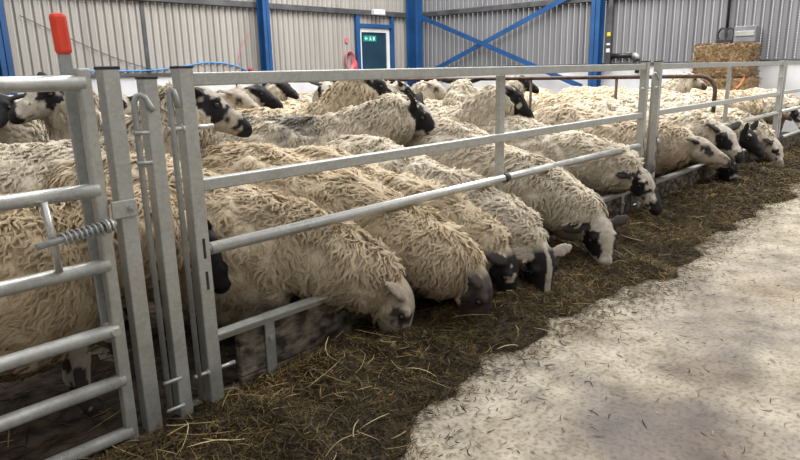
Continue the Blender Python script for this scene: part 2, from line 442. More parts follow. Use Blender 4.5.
        fc = np.array([.16, .135, .12]) * (1 - dark) + np.array([.034, .024, .020]) * dark
    else:                   # pale with grey-brown smudges by the eye and down the cheek
        v = n1 * .7 + .9 * eye + .55 * np.clip((t_ - .1) / .06, 0, 1) * (u_ < .02) * (s_ > .02) - .48 + .35 * muz + .35 * n2; dark = np.clip(v * 3.2, 0, 1)[:, None]
        fc = np.array([.42, .36, .285]) * (1 + .2 * n2[:, None]) * (1 - dark) + np.array([.05, .04, .034]) * dark
    nose = np.clip((t_ - .275) / .010, 0, 1)[:, None] * .8; fc = fc * (1 - nose) + np.array([.03, .024, .024]) * nose
    mouth = (np.exp(-((u_ + .036 + .05 * (.27 - t_)) / .005) ** 2) * (t_ > .19) * (t_ < .285))[:, None] * .85
    fc = fc * (1 - mouth) + np.array([.02, .014, .014]) * mouth
    nos = np.exp(-(((t_ - .276) / .009) ** 2 + ((s_ - .016) / .007) ** 2 + ((u_ + .008) / .010) ** 2))[:, None]
    fc = fc * (1 - nos) + .006 * nos
    eyec = np.exp(-(((t_ - .086) / .017) ** 4 + ((u_ - .026) / .012) ** 4))[:, None] * (s_ > .055)[:, None]
    fc = fc * (1 - eyec) + .008 * eyec
    if pat in ('pale',): ec = np.array([.33, .27, .22])
    elif pat == 'blaze': ec = np.array([.36, .30, .25])
    elif pat == 'pale_darkear': ec = np.array([.06, .05, .045])
    elif pat == 'brown': ec = np.array([.05, .036, .03])
    else: ec = np.array([.028, .022, .021])
    blend = np.clip(-t_ / .05, 0, 1)[:, None]     # throat fades into the wool
    fc2 = fc * (1 - blend) + CREAM * tintv * .75 * blend
    col[face] = fc2[face]; er = part == 4; col[er] = ec * (1 + .3 * n2[er])[:, None]
    lg = (part == 3) & ~fleece
    ln = (vnoise(V * 20, seed + 9) > .1)[:, None]
    lc = np.where(ln, np.array([.05, .042, .038]), np.array([.40, .35, .29])) if pat != 'pale' else np.tile([.40, .34, .27], (nv, 1))
    lc = np.where(V[:, 2:3] < .045, np.array([.03, .026, .022]), lc)
    col[lg] = lc[lg]
    dirt = np.clip((.45 - V[:, 2]) / .3, 0, 1)[:, None] * .45
    fcol = CREAM * tintv * (1 - dirt) + np.array([.26, .19, .13]) * dirt
    # coloured marker spray on the back
    mk = np.zeros(nv); mcol = np.zeros((nv, 3))
    for (mx, my, rad, mc) in marks:
        d = np.hypot(V[:, 0] - mx, V[:, 1] - my) / rad + .5 * vnoise(V * 14, seed + 4)
        a = np.clip(1.35 - d, 0, 1) * (V[:, 2] > .55); mk = np.maximum(mk, a); mcol[a > 0] = mc
    fcol = fcol * (1 - .92 * mk[:, None]) + mcol * .92 * mk[:, None]
    col[fleece] = fcol[fleece] * .8
    body.vertices.foreach_set('co', V.astype(np.float32).ravel()); body.update()
    body.polygons.foreach_set('use_smooth', [True] * len(body.polygons))
    body.materials.clear(); body.materials.append(M['skin']); set_col(body, col)
    # ---- locks of wool
    body.calc_loop_triangles()
    T = np.empty(len(body.loop_triangles) * 3, np.int32); body.loop_triangles.foreach_get('vertices', T); T = T.reshape(-1, 3)
    T = T[fleece[T].all(1)]
    A, B, D = V[T[:, 0]], V[T[:, 1]], V[T[:, 2]]
    area = np.linalg.norm(np.cross(B - A, D - A), axis=1)
    wgt = area * (1 + .3 * (part[T[:, 0]] == 1))
    # blue-noise-like choice: over-sample then thin by a grid
    idx = rng.choice(len(T), locks * 3, p=wgt / wgt.sum())
    r1, r2 = rng.random((2, len(idx))); q = np.sqrt(r1)
    bc = np.stack([1 - q, q * (1 - r2), q * r2], 1)
    P = A[idx] * bc[:, :1] + B[idx] * bc[:, 1:2] + D[idx] * bc[:, 2:]
    g = np.floor(P / (.013 * math.sqrt(3600 / locks))).astype(np.int64); key = g[:, 0] * 73856093 ^ g[:, 1] * 19349663 ^ g[:, 2] * 83492791
    _, first = np.unique(key, return_index=True)
    if len(first) > locks: first = rng.choice(first, locks, replace=False)
    P = P[first]; ti = T[idx[first]]; Nn = nrm(NV[ti[:, 0]] + NV[ti[:, 1]] + NV[ti[:, 2]])
    lcol = fcol[ti[:, 0]]; pn = part[ti[:, 0]]
    n = len(P)
    lat = np.stack([np.zeros(n), np.sign(P[:, 1]) * .6, np.full(n, -1.)], 1)
    back = np.array([-1., 0, 0]); back_n = -nd
    flow = lat + np.where((pn == 1)[:, None], back_n * .5, back * .35)
    flow += np.stack([vnoise(P * 6, seed + 20), vnoise(P * 6, seed + 21), vnoise(P * 6, seed + 22)], 1) * .9
    flow += rng.normal(0, .30, (n, 3)) + np.stack([vnoise(P * 15, seed + 23), vnoise(P * 15, seed + 24), vnoise(P * 15, seed + 25)], 1) * .8
    Tn = nrm(flow - Nn * (flow * Nn).sum(1, keepdims=True)); Sd = np.cross(Nn, Tn)
    Ln = lock_len * rng.uniform(.7, 1.25, n) * (1 + .25 * vnoise(P * 8, seed + 30)) * np.where(P[:, 2] < .4, .9, 1) * (1 + .3 * (pn == 1))
    scl = max(.62, math.sqrt(3600 / max(n, 1)))
    S = 4; K = ribs
    u = np.linspace(0, 1, S + 1)
    lift = rng.uniform(.35, .75, n) * (1 + .3 * vnoise(P * 12, seed + 40))
    out_h = (lift[:, None] * (u - .62 * u ** 2.4)) * Ln[:, None]; fl = (u ** 1.35) * Ln[:, None] * .92
    ph = rng.uniform(0, 6.28, n)
    wav = np.sin(u[None] * 9 + ph[:, None]) * .17 * Ln[:, None] * u[None]
    axis = P[:, None] - .008 * Nn[:, None] + Nn[:, None] * out_h[..., None] + Tn[:, None] * fl[..., None] + Sd[:, None] * wav[..., None]
    rad = np.interp(u, [0, .3, .65, 1], [.012, .0145, .0085, .0015]) * scl
    VV = []; NN = []; CC = []
    tone = rng.uniform(.88, 1.08, n)
    for k_ in range(K):
        a = 2 * PI * (k_ + rng.random(n)) / K; rr = np.sqrt(rng.uniform(.2, 1, n))
        off = Sd[:, None] * (np.cos(a) * rr)[:, None, None] * rad[None, :, None] + Nn[:, None] * (np.sin(a) * rr * .75)[:, None, None] * rad[None, :, None]
        sl = rng.uniform(.75, 1.1, n)[:, None, None]
        cen = axis[:, :1] + (axis - axis[:, :1]) * sl + off
        wid = np.interp(u, [0, .4, 1], [.0026, .0027, .0012]) * scl 
        wd = nrm(Sd * np.sin(a + 1.2)[:, None] * .5 + Sd + Nn * np.cos(a)[:, None] * .6)
        pa = cen - wd[:, None] * wid[None, :, None]; pb = cen + wd[:, None] * wid[None, :, None]
        VV.append(np.stack([pa, pb], 2).reshape(n, -1, 3))
        nn = nrm(Nn[:, None] * .8 + off / .012 * .4 + Tn[:, None] * (u[None, :, None] - .5) * .5)
        NN.append(np.repeat(nn, 2, 1))
        cc = lcol[:, None] * (tone * rng.uniform(.92, 1.08, n))[:, None, None] * np.ones((1, 2 * (S + 1), 1))
        CC.append(cc)
    VV = np.stack(VV, 1).reshape(-1, 3); NN = np.stack(NN, 1).reshape(-1, 3); CC = np.stack(CC, 1).reshape(-1, 3)
    q0 = np.arange(S)[:, None] * 2 + np.array([0, 1, 3, 2]); Fq = (np.arange(n * K)[:, None, None] * (2 * (S + 1)) + q0[None]).reshape(-1, 4)
    fnm = np.cross(VV[Fq[:, 2]] - VV[Fq[:, 0]], VV[Fq[:, 3]] - VV[Fq[:, 1]])
    flip = (fnm * NN[Fq].mean(1)).sum(1) < 0
    Fq[flip] = Fq[flip][:, ::-1]
    fl_me = np_mesh('fleece', VV, Fq, M['wool'], CC, NN)
    eyes = []
    for s in (-1, 1):
        eyes.append((H0 + hd * .086 + hr * s * .0725 + hu * .026))
    return body, fl_me, eyes

EYE = None
def eye_mesh():
    global EYE
    if EYE is None:
        m = MB(); m.ball((0, 0, 0), .0125, 2); o = m.build('eye', M['eye']); EYE = o.data; bpy.data.objects.remove(o)
    return EYE

def make_sheep(label, x, y, heading, group='sheep in the pen', scale=1.0, with_eyes=True, **kw):
    body, fl, eyes = sheep_meshes(**kw)
    o = link(bpy.data.objects.new('sheep', body)); o.location = (x, y, 0); o.rotation_euler = (0, 0, math.radians(heading)); o.scale = (scale,) * 3
    tag(o, label, 'sheep', group)
    f = link(bpy.data.objects.new('fleece', fl), o)
    if with_eyes:
        for e in eyes:
            q = link(bpy.data.objects.new('eye', eye_mesh()), o); q.location = tuple(e)
    return o
def copy_sheep(src, label, x, y, heading, scale=1.0, group='sheep in the pen'):
    o = src.copy(); C.objects.link(o); o.location = (x, y, 0); o.rotation_euler = (0, 0, math.radians(heading)); o.scale = (scale,) * 3
    tag(o, label, 'sheep', group)
    for ch in list(src.children):
        c = ch.copy(); C.objects.link(c); c.parent = o
    return o

#==SCENE==
# ------------------------------------------------------------------ the shed
def cladding(name, mat_, p0, dirx, length, z0, z1, inward, parent, pitch=.132, depth=.03):
    """profiled sheet: valley, web, crest, web repeated; UV u counts ribs, v is metres"""
    prof = [(0, 0), (.34, 0), (.46, 1), (.88, 1), (1, 0)]
    bm = bmesh.new(); uvl = bm.loops.layers.uv.new('UVMap')
    p0 = Vector(p0); dx = Vector(dirx); inw = Vector(inward); n = int(length / pitch)
    pts = []
    for i in range(n):
        for u, d in prof[:-1]: pts.append((i + u, d))
    pts.append((n, 0))
    zs = [z0, z1]
    cols = [[bm.verts.new(p0 + dx * (u * pitch) + inw * (d * depth) + Vector((0, 0, z))) for z in zs] for u, d in pts]
    for i in range(len(pts) - 1):
        f = bm.faces.new((cols[i][0], cols[i + 1][0], cols[i + 1][1], cols[i][1]))
        for l, (u, v) in zip(f.loops, ((pts[i][0], z0), (pts[i + 1][0], z0), (pts[i + 1][0], z1), (pts[i][0], z1))): l[uvl].uv = (u, v)
    me = bpy.data.meshes.new(name); bm.to_mesh(me); bm.free(); me.materials.append(mat_)
    return link(bpy.data.objects.new(name, me), parent)

XE, YB = 12.3, 8.95
fl = MB().box((-4, -7, -.2), (XE + .3, YB + .2, 0)).build('floor', M['floor']); struct(fl)
wb = MB().box((-4, YB, 0), (10.40, YB + .2, 1.2)).box((11.36, YB, 0), (XE, YB + .2, 1.2)).build('wall_back', M['concrete_wall']); struct(wb)
wr = MB().box((XE, -7, 0), (XE + .2, YB + .2, 1.2)).build('wall_right', M['concrete_wall']); struct(wr)
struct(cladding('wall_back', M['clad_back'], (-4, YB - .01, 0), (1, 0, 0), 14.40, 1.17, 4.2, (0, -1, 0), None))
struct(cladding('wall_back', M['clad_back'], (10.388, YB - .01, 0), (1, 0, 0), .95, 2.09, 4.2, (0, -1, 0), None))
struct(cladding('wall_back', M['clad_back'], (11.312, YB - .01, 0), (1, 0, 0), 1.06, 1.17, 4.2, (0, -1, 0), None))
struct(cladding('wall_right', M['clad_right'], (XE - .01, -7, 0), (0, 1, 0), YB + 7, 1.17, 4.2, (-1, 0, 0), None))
wf = MB().box((-4.2, -7.2, 0), (XE + .2, -7, 1.2)).build('wall_front', M['concrete_wall']); struct(wf)
wl = MB().box((-4.2, -7, 0), (-4, YB + .2, 1.2)).build('wall_left', M['concrete_wall']); struct(wl)
struct(cladding('wall_front', M['clad_back'], (-4, -6.99, 0), (1, 0, 0), XE + 4, 1.17, 4.2, (0, 1, 0), None))
struct(cladding('wall_left', M['clad_back'], (-3.99, -7, 0), (0, 1, 0), YB + 7, 1.17, 4.2, (1, 0, 0), None))
k = 1
def trim(mb, m):
    global k
    o = mb.build('trim_%d' % k, m); k += 1; return struct(o)
trim(MB().box((-4, YB - .14, 2.36), (XE - .05, YB - .04, 2.47), .008), M['purlin'])
trim(MB().box((XE - .14, -7, 2.36), (XE - .04, YB - .15, 2.47), .008), M['purlin'])
trim(MB().box((-4, YB - .05, 1.15), (10.36, YB - .005, 1.19)), M['purlin'])
trim(MB().box((XE - .05, -7, 1.15), (XE - .005, YB - .05, 1.19)), M['purlin'])
trim(MB().box((5.36, YB - .055, 1.2), (5.43, YB - .045, 4.2)), M['purlin'])
def column(x, y, w, d, h, axis):
    """rolled steel H section"""
    m = MB(); t = .012
    if axis == 'x':
        m.box((x - w / 2, y - d, 0), (x + w / 2, y - d + t, h)); m.box((x - w / 2, y - t, 0), (x + w / 2, y, h)); m.box((x - t / 2, y - d, 0), (x + t / 2, y, h))
    else:
        m.box((x - d, y - w / 2, 0), (x - d + t, y + w / 2, h)); m.box((x - t, y - w / 2, 0), (x, y + w / 2, h)); m.box((x - d, y - t / 2, 0), (x, y + t / 2, h))
    m.box((x - w / 2 - (d / 2 if axis == 'y' else 0), y - w / 2 - (d / 2 if axis == 'x' else 0), 0), (x + w / 2 - (d / 2 if axis == 'y' else 0), y + w / 2 - (d / 2 if axis == 'x' else 0), .015))
    return m
for x in (3.14, 7.70): trim(column(x, YB - .15, .15, .2, 4.2, 'x'), M['blue'])
trim(column(XE - .3, YB - .15, .24, .3, 4.2, 'x'), M['blue'])
trim(column(XE - .15, 4.02, .18, .2, 4.2, 'y'), M['blue'])
trim(MB().box((10.27, YB - .12, 0), (10.38, YB - .05, 2.36), .005), M['blue'])
trim(MB().box((11.40, YB - .12, 0), (11.49, YB - .05, 2.36), .005), M['blue'])
trim(MB().box((10.38, YB - .12, 2.10), (11.40, YB - .06, 2.18), .005), M['blue'])
xb = XE - .19
trim(MB().beam((xb, 4.35, 2.62), (xb, 8.55, .98), .10, .012, 0, (1, 0, 0)), M['blue'])
trim(MB().beam((xb - .02, 8.62, 2.40), (xb - .02, 4.30, .75), .10, .012, 0, (1, 0, 0)), M['blue'])
# door
dr = struct(MB().box((10.45, YB - .03, 0), (11.30, YB + .02, 2.0), .004).build('door_1', M['door']))
MB().box((10.38, YB - .06, 0), (10.47, YB + .05, 2.09), .004).box((11.29, YB - .06, 0), (11.38, YB + .05, 2.09), .004).box((10.47, YB - .06, 2.0), (11.29, YB + .05, 2.09), .004).build('door_frame', M['white'], dr)
MB().cyl((11.20, YB - .08, 1.0), (11.08, YB - .08, 1.0), .011).cyl((11.20, YB - .03, 1.0), (11.20, YB - .085, 1.0), .012).build('door_handle', M['galv'], dr)
es = MB().box((10.55, YB - .045, 1.80), (10.95, YB - .031, 1.93)).build('exit_sign', M['green_sign'], None); tag(es, 'small green fire exit sign with white pictograms on the dark door', 'sign')
m = MB(); y0 = YB - .048
m.prism([(10.58, y0, 1.865), (10.62, y0, 1.905), (10.62, y0, 1.88), (10.67, y0, 1.88), (10.67, y0, 1.85), (10.62, y0, 1.85), (10.62, y0, 1.825)], (0, .004, 0))
m.build('arrow', M['sign_white'], es)
m = MB(); m.ball((10.76, y0 + .002, 1.905), (.012, .003, .012), 1)
m.prism([(10.74, y0, 1.89), (10.775, y0, 1.89), (10.785, y0, 1.855), (10.80, y0, 1.82), (10.785, y0, 1.82), (10.76, y0, 1.85), (10.735, y0, 1.82), (10.72, y0, 1.825), (10.75, y0, 1.86)], (0, .004, 0))
m.build('running_figure', M['sign_white'], es)
MB().box((10.845, y0, 1.825), (10.90, y0 + .004, 1.905)).build('door_symbol', M['sign_white'], es)
el = MB().box((10.72, YB - .24, 2.37), (11.08, YB - .138, 2.49), .012).build('emergency_light', M['white']); tag(el, 'white rectangular emergency light on the dark rail above the door', 'light')
MB().box((10.75, YB - .246, 2.39), (11.05, YB - .239, 2.47), .003).build('diffuser', M['sign_white'], el)
# coiled red hose and fittings on the back wall
m = MB()
for j in range(4):
    rx, rz = .10 + .012 * j, .17 + .012 * j
    m.tube([(10.04 + rx * math.cos(a), YB - .07 - .018 * j, 1.37 + rz * math.sin(a)) for a in np.linspace(0, 2 * PI, 25)], .014, 8, False)
t = thing('coiled_hose', 'coiled red hose hanging on the beige wall left of the door', 'hose', (10.04, YB - .05, 1.37)); keep(m.build('hose', M['pink'], None), t)
keep(MB().cyl((10.04, YB - .15, 1.52), (10.04, YB - .02, 1.52), .02).build('hook', M['purlin']), t)
e = thing('fire_extinguisher', 'small red fire extinguisher low on the wall beside the door post', 'extinguisher', (10.21, YB - .092, 1.06))
keep(MB().tube([(10.21, YB - .092, 1.06), (10.21, YB - .092, 1.09), (10.21, YB - .092, 1.34), (10.21, YB - .092, 1.385), (10.21, YB - .092, 1.40)], [.05, .055, .055, .03, .018], 14).build('cylinder', M['red_paint']), e)
keep(MB().box((10.185, YB - .115, 1.40), (10.235, YB - .085, 1.42), .004).beam((10.21, YB - .092, 1.43), (10.15, YB - .1, 1.46), .02, .008).build('valve', M['cap']), e)
cp = MB().cyl((10.02, YB - .06, 1.81), (10.02, YB - .03, 1.81), .055, 18).build('alarm_button', M['pink']); tag(cp, 'small round red button on the beige wall above the coiled hose', 'button')
# ropes and wire
def rope(name, label, pts, r, m, cat='rope'):
    P = [Vector(p) for p in pts]; out = []
    for i in range(len(P) - 1):
        a, b, c, d = P[max(i - 1, 0)], P[i], P[i + 1], P[min(i + 2, len(P) - 1)]
        for t_ in np.linspace(0, 1, 8, endpoint=False):
            out.append(.5 * ((2 * b) + (c - a) * t_ + (2 * a - 5 * b + 4 * c - d) * t_ ** 2 + (3 * b - a - 3 * c + d) * t_ ** 3))
    out.append(P[-1])
    return tag(MB().tube(out, r, 8).build(name, m), label, cat)
yr = YB - .064
rope('blue_rope', 'thin blue rope looping along the beige wall behind the gate posts', [(4.3, yr, 1.24), (5.1, yr, 1.235), (5.6, yr, 1.25), (6.1, yr, 1.31), (6.5, yr, 1.36), (6.9, yr, 1.34), (7.2, yr, 1.27), (7.38, yr, 1.19)], .013, M['bluerope'])
hk = MB().ball((7.42, YB - .09, 1.225), .04, 2).cyl((7.42, YB - .09, 1.2), (7.42, YB - .03, 1.2), .015).build('rope_peg', M['red_paint']); tag(hk, 'small red peg holding the end of the blue rope', 'peg')
rope('pink_twine', 'thin pink twine hanging slanted beside the left blue column', [(7.52, yr, 1.95), (7.3, yr, 1.7), (7.2, yr, 1.45), (7.22, yr, 1.25)], .006, M['pink'], 'twine')
rope('thin_wire', 'thin dark wire sagging diagonally across the beige wall', [(3.5, yr, 2.05), (4.2, yr, 1.72), (4.9, yr, 1.42), (5.5, yr, 1.24)], .006, M['purlin'], 'wire')
# pole, water pipe, box, bales by the right wall
pl = thing('conduit_pole', 'dark grey upright conduit with stickers beside the blue right wall column', 'pole', (XE - .1, 3.82, 0))
keep(MB().box((XE - .14, 3.78, 1.15), (XE - .05, 3.87, 4.2), .006).build('channel', M['purlin']), pl)
keep(MB().box((XE - .146, 3.79, 1.70), (XE - .139, 3.86, 1.77)).build('yellow_sticker', M['yellow']), pl)
keep(MB().box((XE - .146, 3.79, 1.53), (XE - .139, 3.86, 1.57)).build('white_sticker', M['white']), pl)
keep(MB().box((XE - .146, 3.79, 1.40), (XE - .139, 3.86, 1.47)).build('white_sticker', M['white']), pl)
wp = thing('water_pipe', 'black water pipe with a grey elbow on the right wall below the sticker pole', 'pipe', (XE - .1, 3.5, 1.35))
keep(MB().cyl((XE - .083, 3.80, 1.33), (XE - .083, 3.32, 1.33), .045).cyl((XE - .083, 3.25, 1.27), (XE - .083, 3.25, 1.0), .04).build('pipe_run', M['black_pipe']), wp)
keep(MB().tube([(XE - .1, 3.34, 1.33), (XE - .1, 3.28, 1.325), (XE - .1, 3.255, 1.30), (XE - .1, 3.25, 1.25)], .052, 12).build('elbow', M['galv_dull']), wp)
cb = thing('control_box', 'grey metal control box on a black bracket above the straw bale', 'box', (XE - .1, 1.4, 1.5))
keep(MB().box((XE - .26, 1.22, 1.48), (XE - .03, 1.56, 1.74), .012).build('housing', M['box_grey']), cb)
keep(MB().box((XE - .275, 1.24, 1.58), (XE - .258, 1.54, 1.66), .004).build('cover_strip', M['galv']), cb)
m = MB()
for yy in (1.66, 1.78): m.tube([(XE - .12, yy + .07 * math.cos(a), 1.62 + .11 * math.sin(a)) for a in np.linspace(0, 2 * PI, 17)], .018, 8, False)
m.cyl((XE - .1, 1.72, 1.7), (XE - .1, 1.72, 4.2), .022).box((XE - .14, 1.60, 1.48), (XE - .06, 1.86, 1.54), .006)
keep(m.build('bracket', M['cap']), cb)
keep(MB().box((10.17, YB - .05, 1.15), (10.25, YB - .012, 1.36), .003).build('wall_plate', M['galv_dull']), e)
keep(MB().box((XE - .05, 3.42, 1.27), (XE - .012, 3.50, 1.39), .003).build('wall_clip', M['galv_dull']), wp)

def strands(n, rng, pos_fn, length, width, cols, lay=.25, S=3, lift=.0, patchy=.0):
    """n thin curved blades as quads; pos_fn gives points on a surface"""
    P = pos_fn(n, rng); n = len(P)
    yaw = rng.uniform(0, 2 * PI, n); pit = rng.normal(0, lay, n)
    d = np.stack([np.cos(yaw) * np.cos(pit), np.sin(yaw) * np.cos(pit), np.sin(pit)], 1)
    L = rng.uniform(length[0], length[1], n); W = rng.uniform(width[0], width[1], n)
    bend = rng.normal(0, .5, (n, 3)) * np.array([1, 1, .5])
    u = np.linspace(-.5, .5, S + 1)
    cen = P[:, None] + d[:, None] * (u[None, :, None] * L[:, None, None]) + bend[:, None] * ((.25 - u ** 2)[None, :, None] * L[:, None, None])
    cen[..., 2] += lift
    roll = rng.uniform(-.9, .9, n)
    side = nrm(np.cross(d, [0, 0, 1.])); upv = np.cross(side, d)
    wd = side * np.cos(roll)[:, None] + upv * np.sin(roll)[:, None]
    tap = np.interp(u, [-.5, -.3, .3, .5], [.5, 1, 1, .35])
    hw = W[:, None, None] * .5 * tap[None, :, None]
    V = np.stack([cen - wd[:, None] * hw, cen + wd[:, None] * hw], 2).reshape(-1, 3)
    q0 = np.arange(S)[:, None] * 2 + np.array([0, 1, 3, 2]); F = (np.arange(n)[:, None, None] * (2 * (S + 1)) + q0[None]).reshape(-1, 4)
    ci = rng.integers(0, len(cols), n); cc = np.array(cols)[ci] * (rng.uniform(.7, 1.25, n) * (1 + patchy * vnoise(P * 3.2, 90) + patchy * .6 * vnoise(P * 9, 91)))[:, None]
    return V, F, np.repeat(cc, 2 * (S + 1), 0)
def join(parts):
    V, F, Cc, o = [], [], [], 0
    for v, f, c in parts: V.append(v); F.append(f + o); Cc.append(c); o += len(v)
    return np.concatenate(V), np.concatenate(F), np.concatenate(Cc)

STRAW = [(.42, .31, .15), (.50, .38, .20), (.34, .24, .11), (.58, .46, .27)]
BROWN = [(.045, .029, .013), (.075, .049, .020), (.115, .078, .032), (.026, .018, .010), (.15, .104, .045), (.055, .042, .018)]
def bale(name, label, x0, y0, z0, x1, y1, z1, seed):
    rng = np.random.default_rng(seed)
    o = MB().box((x0, y0, z0), (x1, y1, z1), .03).build(name, noise_mat('straw_bale_core', (.20, .13, .06), (.40, .28, .15), 25, .9, bump=.6)); tag(o, label, 'bale')
    def pos(n, r):
        p = np.stack([r.uniform(x0, x1, n), r.uniform(y0, y1, n), r.uniform(z0, z1, n)], 1); f = r.integers(0, 3, n)
        p[f == 0, 0] = x0; p[f == 1, 2] = z1; p[f == 2, 1] = np.where(r.random((f == 2).sum()) < .5, y0, y1); return p
    V, F, cc = strands(2600, rng, pos, (.05, .16), (.006, .012), [(.36, .25, .15), (.28, .19, .11), (.20, .13, .08), (.42, .31, .20)], .4)
    link(bpy.data.objects.new('loose_straw', np_mesh('loose_straw', V, F, M['hay'], cc, smooth=False)), o)
    return o
bale('straw_bale', 'rectangular straw bale on top of its pair, below the grey control box', 11.45, 1.12, .92, 12.0, 1.98, 1.44, 3)
bale('straw_bale', 'lower straw bale against the right wall, mostly hidden behind the rails', 11.42, 1.08, 0, 12.02, 2.02, .91, 4)

# ------------------------------------------------------------------ gate, posts and feed barriers
G = M['galv']
gate = thing('gate', 'galvanised tubular gate with a red-handled lever at the left', 'gate', (.76, 0, 0))
for z in (1.135, .83, .60, .392, .222, .04):
    keep(MB().tube([(-2.2, -.005, z), (.755, -.005, z)], .0215, 16).build('bar', M['galv_worn']), gate)
for X_ in (.757, -2.2):
    st = keep(MB().box((X_ - .018, -.018, .0), (X_ + .018, .018, 1.175), .006).build('stile', G), gate)
    MB().box((X_ - .019, -.019, 1.172), (X_ + .019, .019, 1.18), .002).build('end_cap', M['cap'], st).location = -Vector((.76, 0, 0))
vb = keep(MB().cyl((.60, -.02, .82), (.612, -.02, .615), .0105).build('guide_bar', M['galv_worn']), gate)
m = MB().cyl((.555, -.048, .705), (.775, -.048, .730), .0095)
keep(m.build('latch_bolt', M['galv_dull']), gate)
m = MB(); m.tube([(.62 + q * .13, -.048 + .017 * math.cos(q * 2 * PI * 9), .712 + q * .0146 + .017 * math.sin(q * 2 * PI * 9)) for q in np.linspace(0, 1, 140)], .0035, 6)
keep(m.build('latch_spring', M['galv_dull']), gate)
m = MB().tube([(.745, -.048, .7265), (.752, -.048, .7273)], .022, 14).tube([(.758, -.048, .728), (.765, -.048, .7288)], .019, 14); keep(m.build('washer', M['galv_worn']), gate)
lv = keep(MB().beam((.735, .05, 1.24), (.748, .05, .36), .036, .008, .003, (0, 1, 0)).build('lever', M['galv_dull']), gate)
keep(MB().beam((.731, .05, 1.325), (.735, .05, 1.213), .045, .026, .011, (0, 1, 0)).build('red_grip', M['red']), gate)['label'] = 'bright red plastic grip'
keep(MB().cyl((.742, -.03, .392), (.742, .06, .392), .013, 10).build('pivot_bolt', M['galv_worn']), gate)

def post(name, label, X_, top, w=.052):
    t = thing(name, label, 'post', (X_, 0, 0))
    keep(MB().box((X_ - w / 2, -w / 2, 0), (X_ + w / 2, w / 2, top), .004).build('box_section', G), t)
    keep(MB().box((X_ - w / 2 - .002, -w / 2 - .002, top - .002), (X_ + w / 2 + .002, w / 2 + .002, top + .007), .002).build('end_cap', M['cap']), t)
    return t
p2 = post('gate_post', 'steel box post with bolted latch plate right beside the gate stile', .828, 1.172, .050)
pp = keep(MB().box((.775, -.034, .738), (.852, -.0255, .792), .003).build('latch_plate', M['galv']), p2)
keep(MB().cyl((.832, -.029, .765), (.832, -.046, .765), .011, 6).cyl((.832, -.029, .765), (.832, -.054, .765), .005, 8).build('bolt', M['galv_dull']), p2)
p3 = post('gate_post', 'plain steel box post standing between the two hooked pins', .943, 1.142, .046)
def pin(label, X_, ztop, side, lean=.0):
    t = thing('hooked_pin', label, 'pin', (X_, 0, 0))
    pts = [(X_ + lean, -.014, .05), (X_, -.014, ztop - .05), (X_ + .002, -.014, ztop - .02), (X_ + .010, -.016, ztop - .004), (X_ + .020, -.02, ztop), (X_ + .031, -.026, ztop - .008), (X_ + .042, -.034, ztop - .035), (X_ + .048, -.038, ztop - .05)] if side else \
          [(X_ + lean, -.014, .05), (X_, -.014, ztop - .04), (X_ + .001, -.014, ztop - .012), (X_ + .006, -.016, ztop), (X_ + .013, -.02, ztop - .006), (X_ + .018, -.024, ztop - .03), (X_ + .019, -.026, ztop - .06)]
    keep(MB().tube(pts, .0092, 12).build('rod', M['galv_dull']), t)
    return t
pin('hooked steel drop pin left of the plain box post', .888, 1.095, True)
pin('hooked steel drop pin between plain box post and the long barrier', 1.003, 1.11, False)
pin('hooked steel drop pin joining the two feed barriers', 4.78, 1.09, True)
for z, X0, X1, own in ((.985, .868, .915, p2), (.895, .868, .915, p2), (.17, .868, .93, p2), (.07, .868, .93, p2)):
    keep(MB().cyl((X0, -.033, z), (X1, -.033, z - .002), .0065, 8).build('eye_lug', M['galv_dull']), own)
E_ = [(.99, 1.02, .985), (1.0, 1.03, .13)]

